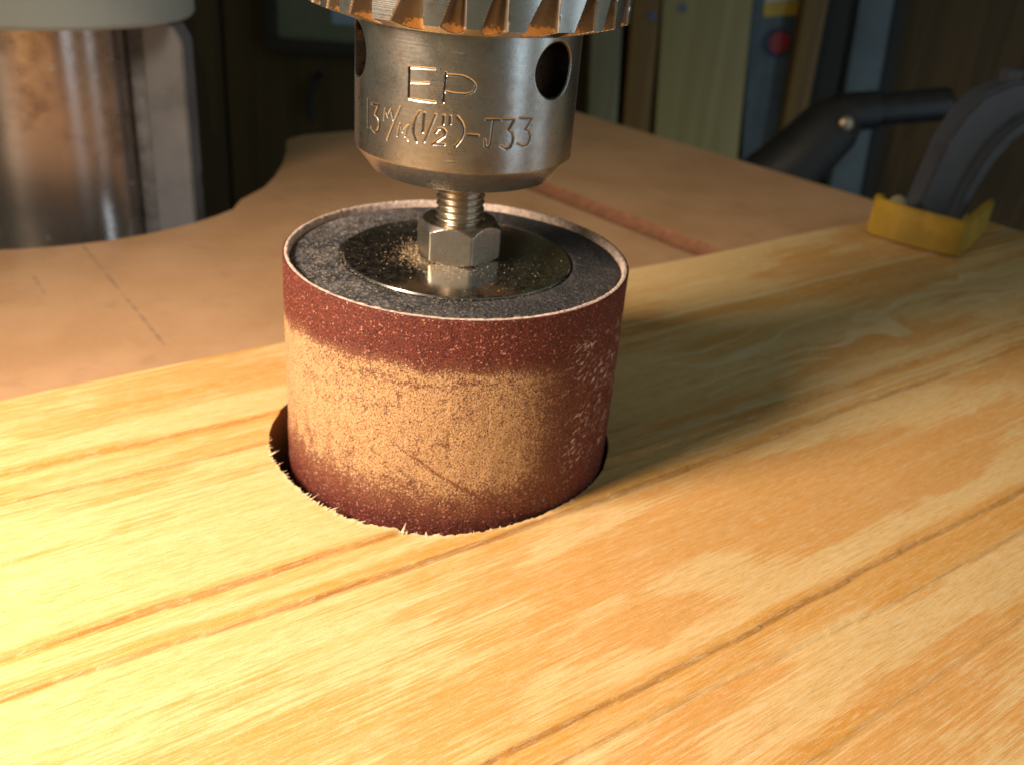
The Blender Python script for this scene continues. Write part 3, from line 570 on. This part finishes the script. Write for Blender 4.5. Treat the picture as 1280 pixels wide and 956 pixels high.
bm = bmesh.new(); box_bm(bm, -145, -136.5, 232, 262, -600, 9, 1); mesh_bm('rack_backing', bm, M['iron'], press)
bm = bmesh.new(); box_bm(bm, -150, 150, -140, 160, -120, ZM-18.3, 4); mesh_bm('iron_table', bm, M['iron'], press)
bm = bmesh.new(); box_bm(bm, -30, 30, 0, 300, -170, -121, 4, Matrix.Translation((0, 40, 0)) @ Matrix.Rotation(math.radians(38), 4, 'Z') @ Matrix.Translation((0, 0, 0))); mesh_bm('table_bracket', bm, M['iron'], press)
bm = bmesh.new(); box_bm(bm, -380, 20, 0, 420, -Z0+.5, -Z0+40, 6); mesh_bm('base_plate', bm, M['iron'], press)

# crank handle beyond the right edge of the sheet
crank = thing('crank_handle', 'black crank arm with a round bolt and a horizontal black grip beyond the table edge', 'crank handle')
crank.location = V(200, 470, -150)
bm = bmesh.new()
def tube_bm(bm, pts, rads, seg=18):
    rings = []
    for i, p in enumerate(pts):
        p = Vector(p); d = (Vector(pts[min(i+1, len(pts)-1)])-Vector(pts[max(i-1, 0)])).normalized(); a = d.orthogonal().normalized() if i == 0 else None
        if i == 0: base = a
        a = (base-d*base.dot(d)).normalized(); b = d.cross(a)
        rings.append([bm.verts.new(p+(a*math.cos(2*math.pi*k/seg)+b*math.sin(2*math.pi*k/seg))*rads[i]) for k in range(seg)])
    for r0, r1 in zip(rings[:-1], rings[1:]):
        for k in range(seg): bm.faces.new((r0[k], r0[(k+1) % seg], r1[(k+1) % seg], r1[k]))
    bm.faces.new(rings[0][::-1]); bm.faces.new(rings[-1]); bmesh.ops.recalc_face_normals(bm, faces=bm.faces[:]); return bm
tube_bm(bm, [(190, 470, -150), (214, 470, -110), (238, 470, -84), (256, 470, -60), (264, 470, -50)], [22, 25, 23, 21, 15]); mesh_bm('crank_arm', bm, M['blackiron'], crank)
bm = bmesh.new(); tube_bm(bm, [(256, 470, -52), (268, 470, -50.5), (284, 470, -48), (285, 470, -48), (326, 470, -41.5), (333, 470, -40.5), (336, 470, -40)], [13, 13.5, 13, 10.8, 11.5, 10.8, 7]); mesh_bm('grip', bm, M['black'], crank)
bm = bmesh.new(); bmesh.ops.create_uvsphere(bm, u_segments=20, v_segments=10, radius=5.5, matrix=Matrix.Translation((257, 449.5, -55)) @ Matrix.Diagonal((1, .6, 1, 1))); mesh_bm('bolt', bm, M['bolt'], crank)
bm = bmesh.new(); tube_bm(bm, [(192, 470, -146), (130, 130, -110)], [8, 8]); mesh_bm('shaft', bm, M['iron'], crank)

# ------------------------------------------------------------------ clamp on the far end of the board
clamp = thing('c_clamp', 'dark grey cast clamp arm with a yellow pad on the far end of the board', 'clamp')
clamp.location = V(205, 180, ZB)
def solid_strip(path, y0, y1, m, name, bev=1.5):
    """path: list of (xl,zl,xr,zr) pairs across the arm, extruded in depth"""
    bm = bmesh.new(); rows = []
    for xl, zl, xr, zr in path: rows.append([bm.verts.new((x, y, z)) for x, y, z in ((xl, y0, zl), (xr, y0, zr), (xr, y1, zr), (xl, y1, zl))])
    for a, b in zip(rows[:-1], rows[1:]):
        for k in range(4): bm.faces.new((a[k], a[(k+1) % 4], b[(k+1) % 4], b[k]))
    bm.faces.new(rows[0][::-1]); bm.faces.new(rows[-1]); bmesh.ops.recalc_face_normals(bm, faces=bm.faces[:])
    if bev: bmesh.ops.bevel(bm, geom=[e for e in bm.edges if e.calc_face_angle(0) > .6], offset=bev, segments=2, affect='EDGES')
    return mesh_bm(name, bm, m, clamp)
arm = [(192.5, -44.6, 211, -44.6), (195, -36, 213, -38), (197, -22, 215, -26), (199, -9, 219, -14), (203, 2, 224, -5), (209, 11, 231, 2), (219, 17, 240, 6), (232, 20, 247, 6), (262, 21, 262, 5), (300, 18, 290, 4), (324, 2, 308, -8), (334, -30, 314, -30), (334, -90, 314, -84), (322, -118, 306, -98), (296, -124, 290, -102), (250, -122, 250, -102)]
solid_strip(arm, 190, 205, M['clamp'], 'clamp_arm')
rib = [(a+.76*(c-a), b+.76*(d-b), c+.03*(c-a), d+.03*(d-b)) for a, b, c, d in arm[:12]]; solid_strip(rib, 185.5, 205.2, M['clamp'], 'inner_flange', 1.2)
bm = bmesh.new(); tube_bm(bm, [(222, 197, 15), (222, 197, 20.5), (222, 197, 21.5)], [5, 5, 4], 6); mesh_bm('bolt', bm, M['clamp'], clamp)
bm = bmesh.new(); tube_bm(bm, [(252, 197, -112), (252, 197, ZM-18.5)], [6, 6]); mesh_bm('clamp_screw', bm, M['iron'], clamp)
pa, pb, pc = Vector((171.7, 178.6)), Vector((198.7, 155.5)), Vector((227, 190))
def wall_prism(pts_in, t, z0, z1):
    bm = bmesh.new(); pts = [Vector(p) for p in pts_in]; n = len(pts); nor = []
    for i in range(n):
        d = ((pts[min(i+1, n-1)]-pts[i]).normalized() if i < n-1 else Vector((0, 0)))+((pts[i]-pts[i-1]).normalized() if i > 0 else Vector((0, 0))); d.normalize(); nor.append(Vector((-d.y, d.x)))
    outer = [p for p in pts]; inner = [p+q*t for p, q in zip(pts, nor)]; pl = outer+inner[::-1]
    lo = [bm.verts.new((p.x, p.y, z0)) for p in pl]
    hi = [bm.verts.new((p.x, p.y, (z1[i] if i < n else z1[2*n-1-i]))) for i, p in enumerate(pl)]; N = len(pl)
    for i in range(N): bm.faces.new((lo[i], lo[(i+1) % N], hi[(i+1) % N], hi[i]))
    for q in range(n-1): bm.faces.new((hi[q], hi[q+1], hi[N-2-q], hi[N-1-q])); bm.faces.new((lo[q+1], lo[q], lo[N-1-q], lo[N-2-q]))
    bmesh.ops.recalc_face_normals(bm, faces=bm.faces[:]); bmesh.ops.bevel(bm, geom=[e for e in bm.edges if e.calc_face_angle(0) > .7], offset=.7, segments=2, affect='EDGES'); return bm
path = [(176, 188), (171.4, 183), (171.7, 178.6), (180, 170.2), (189, 162.6), (196.2, 157.0), (198.7, 155.9), (201.2, 157.4), (212, 171), (227, 190)]
mesh_bm('yellow_pad', wall_prism(path, 3.0, ZB+.9, [-31.0, -29.5, -30.6, -31.2, -31.4, -31.5, -31.3, -31.2, -31, -30.8]), M['yellow'], clamp, True, 45)
bm = bmesh.new(); prism_bm(bm, [(173.5, 180), (198.5, 159), (224, 190), (199, 205)], ZB+.9, ZB+2.6); mesh_bm('pad_base', bm, M['yellow'], clamp)
bm = bmesh.new(); bmesh.ops.create_uvsphere(bm, u_segments=16, v_segments=8, radius=1, matrix=Matrix.Translation((181.5, 182, -36)) @ Matrix.Diagonal((4.5, 4.5, 6.5, 1))); mesh_bm('foam_plug', bm, M['foam'], clamp)

# ------------------------------------------------------------------ the back of the shop
wall = thing('panelled_wall', 'dark brown wood panelled workshop wall with vertical seams', 'wall'); wall.location = V(0, 800, -Z0)
edges = [-1100, -820, -520, -241, 68, 420, 700, 980, 1300]
for i, (a, b) in enumerate(zip(edges[:-1], edges[1:])):
    bm = bmesh.new(); box_bm(bm, a+1.6, b-1.6, 800+(i % 3)*.9, 818, -Z0+1, 900, 1.2); mesh_bm('wall_panel', bm, M['panel'], wall)
bm = bmesh.new(); box_bm(bm, -1100, 1300, 815, 840, -Z0+1, 900); mesh_bm('wall_backing', bm, M['darkwood_and_shade'], wall)
def board_thing(name, label, cat, x0, x1, y0, y1, m, lean=0.0, zp=0, top=700, part='board'):
    t = thing(name, label, cat, {'wood_strip': 'wood strips standing against the wall', 'wood_board': 'boards standing against the wall'}.get(name)); t.location = V((x0+x1)/2, (y0+y1)/2, -Z0)
    mt = Matrix.Translation(((x0+x1)/2, (y0+y1)/2, zp)) @ Matrix.Rotation(math.radians(lean), 4, 'Y') @ Matrix.Translation((-(x0+x1)/2, -(y0+y1)/2, -zp))
    bm = bmesh.new(); box_bm(bm, x0, x1, y0, y1, -Z0+4, top, 1.5, mt); mesh_bm(part, bm, m, t); return t, mt
board_thing('wood_strip', 'narrow greyish pine strip upright against the wall just right of the chuck', 'wood strip', 117, 146, 764, 796, M['stud2'], -4, -60)
t, mt = board_thing('wood_strip', 'narrow amber brown strip upright along the left edge of the wide pale board', 'wood strip', 153, 179.5, 758, 794, M['oak'], -3, -60)
for x, z in ((171, -29),):
    bm = bmesh.new(); bmesh.ops.create_cone(bm, cap_ends=True, segments=16, radius1=4.5, radius2=4, depth=1.6, matrix=Matrix.Translation((x, 757.4, z)) @ Matrix.Rotation(math.pi/2, 4, 'X')); mesh_bm('nail_head', bm, M['rust'], t)
t, mt = board_thing('wood_board', 'wide pale yellow pine board standing upright behind the table', 'wood board', 179.5, 264, 754, 792, M['stud'], -5.0, -30)
bm = bmesh.new(); bmesh.ops.create_cone(bm, cap_ends=True, segments=16, radius1=4, radius2=4, depth=1.6, matrix=Matrix.Translation((197, 753.4, -20)) @ Matrix.Rotation(math.pi/2, 4, 'X')); mesh_bm('nail_head', bm, M['rust'], t)
t, mt = board_thing('spirit_level', 'blue grey level with a yellow label and red round sticker leaning by pale board', 'level', 262, 311, 765, 790, M['steelblue'], -8.0, -9, 500, 'body')
for nm, x0, x1, z0, z1, m, yy in (('yellow_label', 276, 309, -22, -9, M['gold'], 764.2), ('white_label', 277, 308, -8.5, 14, M['white'], 764.2)):
    bm = bmesh.new(); box_bm(bm, x0, x1, yy, yy+1, z0, z1, 0, mt); mesh_bm(nm, bm, m, t)
for nm, r_, m, yy, dx in (('navy_ring', 13.5, M['navy'], 764.2, -1), ('red_sticker', 10, M['red'], 763.2, 1.5)):
    bm = bmesh.new(); bmesh.ops.create_cone(bm, cap_ends=True, segments=32, radius1=r_, radius2=r_, depth=1, matrix=mt @ Matrix.Translation((291+dx, yy, -46)) @ Matrix.Rotation(math.pi/2, 4, 'X')); mesh_bm(nm, bm, m, t)
board_thing('wood_strip', 'thin brown strip upright along the right edge of the level', 'wood strip', 307, 329, 740, 760, M['brown'], -1.5, -9)
board_thing('wood_board', 'near black slab painted as the shaded gap between the brown strip and the grey bar', 'wood board', 329.5, 363, 762, 794, M['darkwood_and_shade'], -1, -9)  # dark slab put where there is only a shaded gap
board_thing('metal_bar', 'flat blue grey bar standing upright behind the black crank grip', 'metal bar', 364, 397, 755, 775, M['steelblue2'], -4, -9)
board_thing('wood_strip', 'thin black strip painted as the shade along the right edge of the grey bar', 'wood strip', 398, 414, 764, 790, M['darkwood_and_shade'], -4, -9)  # black strip added for the shade beside the bar
fr = thing('wall_frame', 'dark framed grey green notice board with a pale blue paper behind the chuck', 'frame'); fr.location = V(-60, 799, -79)
for x0, x1, z0, z1 in ((-197, -185, -91, 170), (40, 52, -91, 170), (-185, 40, -91, -79), (-185, 40, 158, 170)):
    bm = bmesh.new(); box_bm(bm, x0, x1, 780, 799.5, z0, z1, 1); mesh_bm('frame_bar', bm, M['frame'], fr)
bm = bmesh.new(); box_bm(bm, -185, 40, 790, 798, -79, 158); mesh_bm('sheet', bm, M['sheet'], fr)
bm = bmesh.new(); box_bm(bm, -133, -60, 788.6, 789.8, -62, 40); mesh_bm('paper', bm, M['paperblue'], fr)
hk = thing('wall_hook', 'small dark curved hook on the panelled wall left of the chuck', 'hook'); hk.location = V(-150, 796, -150)
bm = bmesh.new(); tube_bm(bm, [(-146, 799, -112), (-149, 790, -118), (-154, 788, -130), (-156, 788, -145), (-153, 786, -156)], [3, 3, 3.5, 3.5, 2.5], 10); mesh_bm('hook', bm, M['darkwood_and_shade'], hk)
bm = bmesh.new(); box_bm(bm, -3000, 3000, -3000, 840, -Z0-40, -Z0); fl_ = mesh_bm('floor', bm, M['floor'], None, False); fl_['kind'] = 'structure'
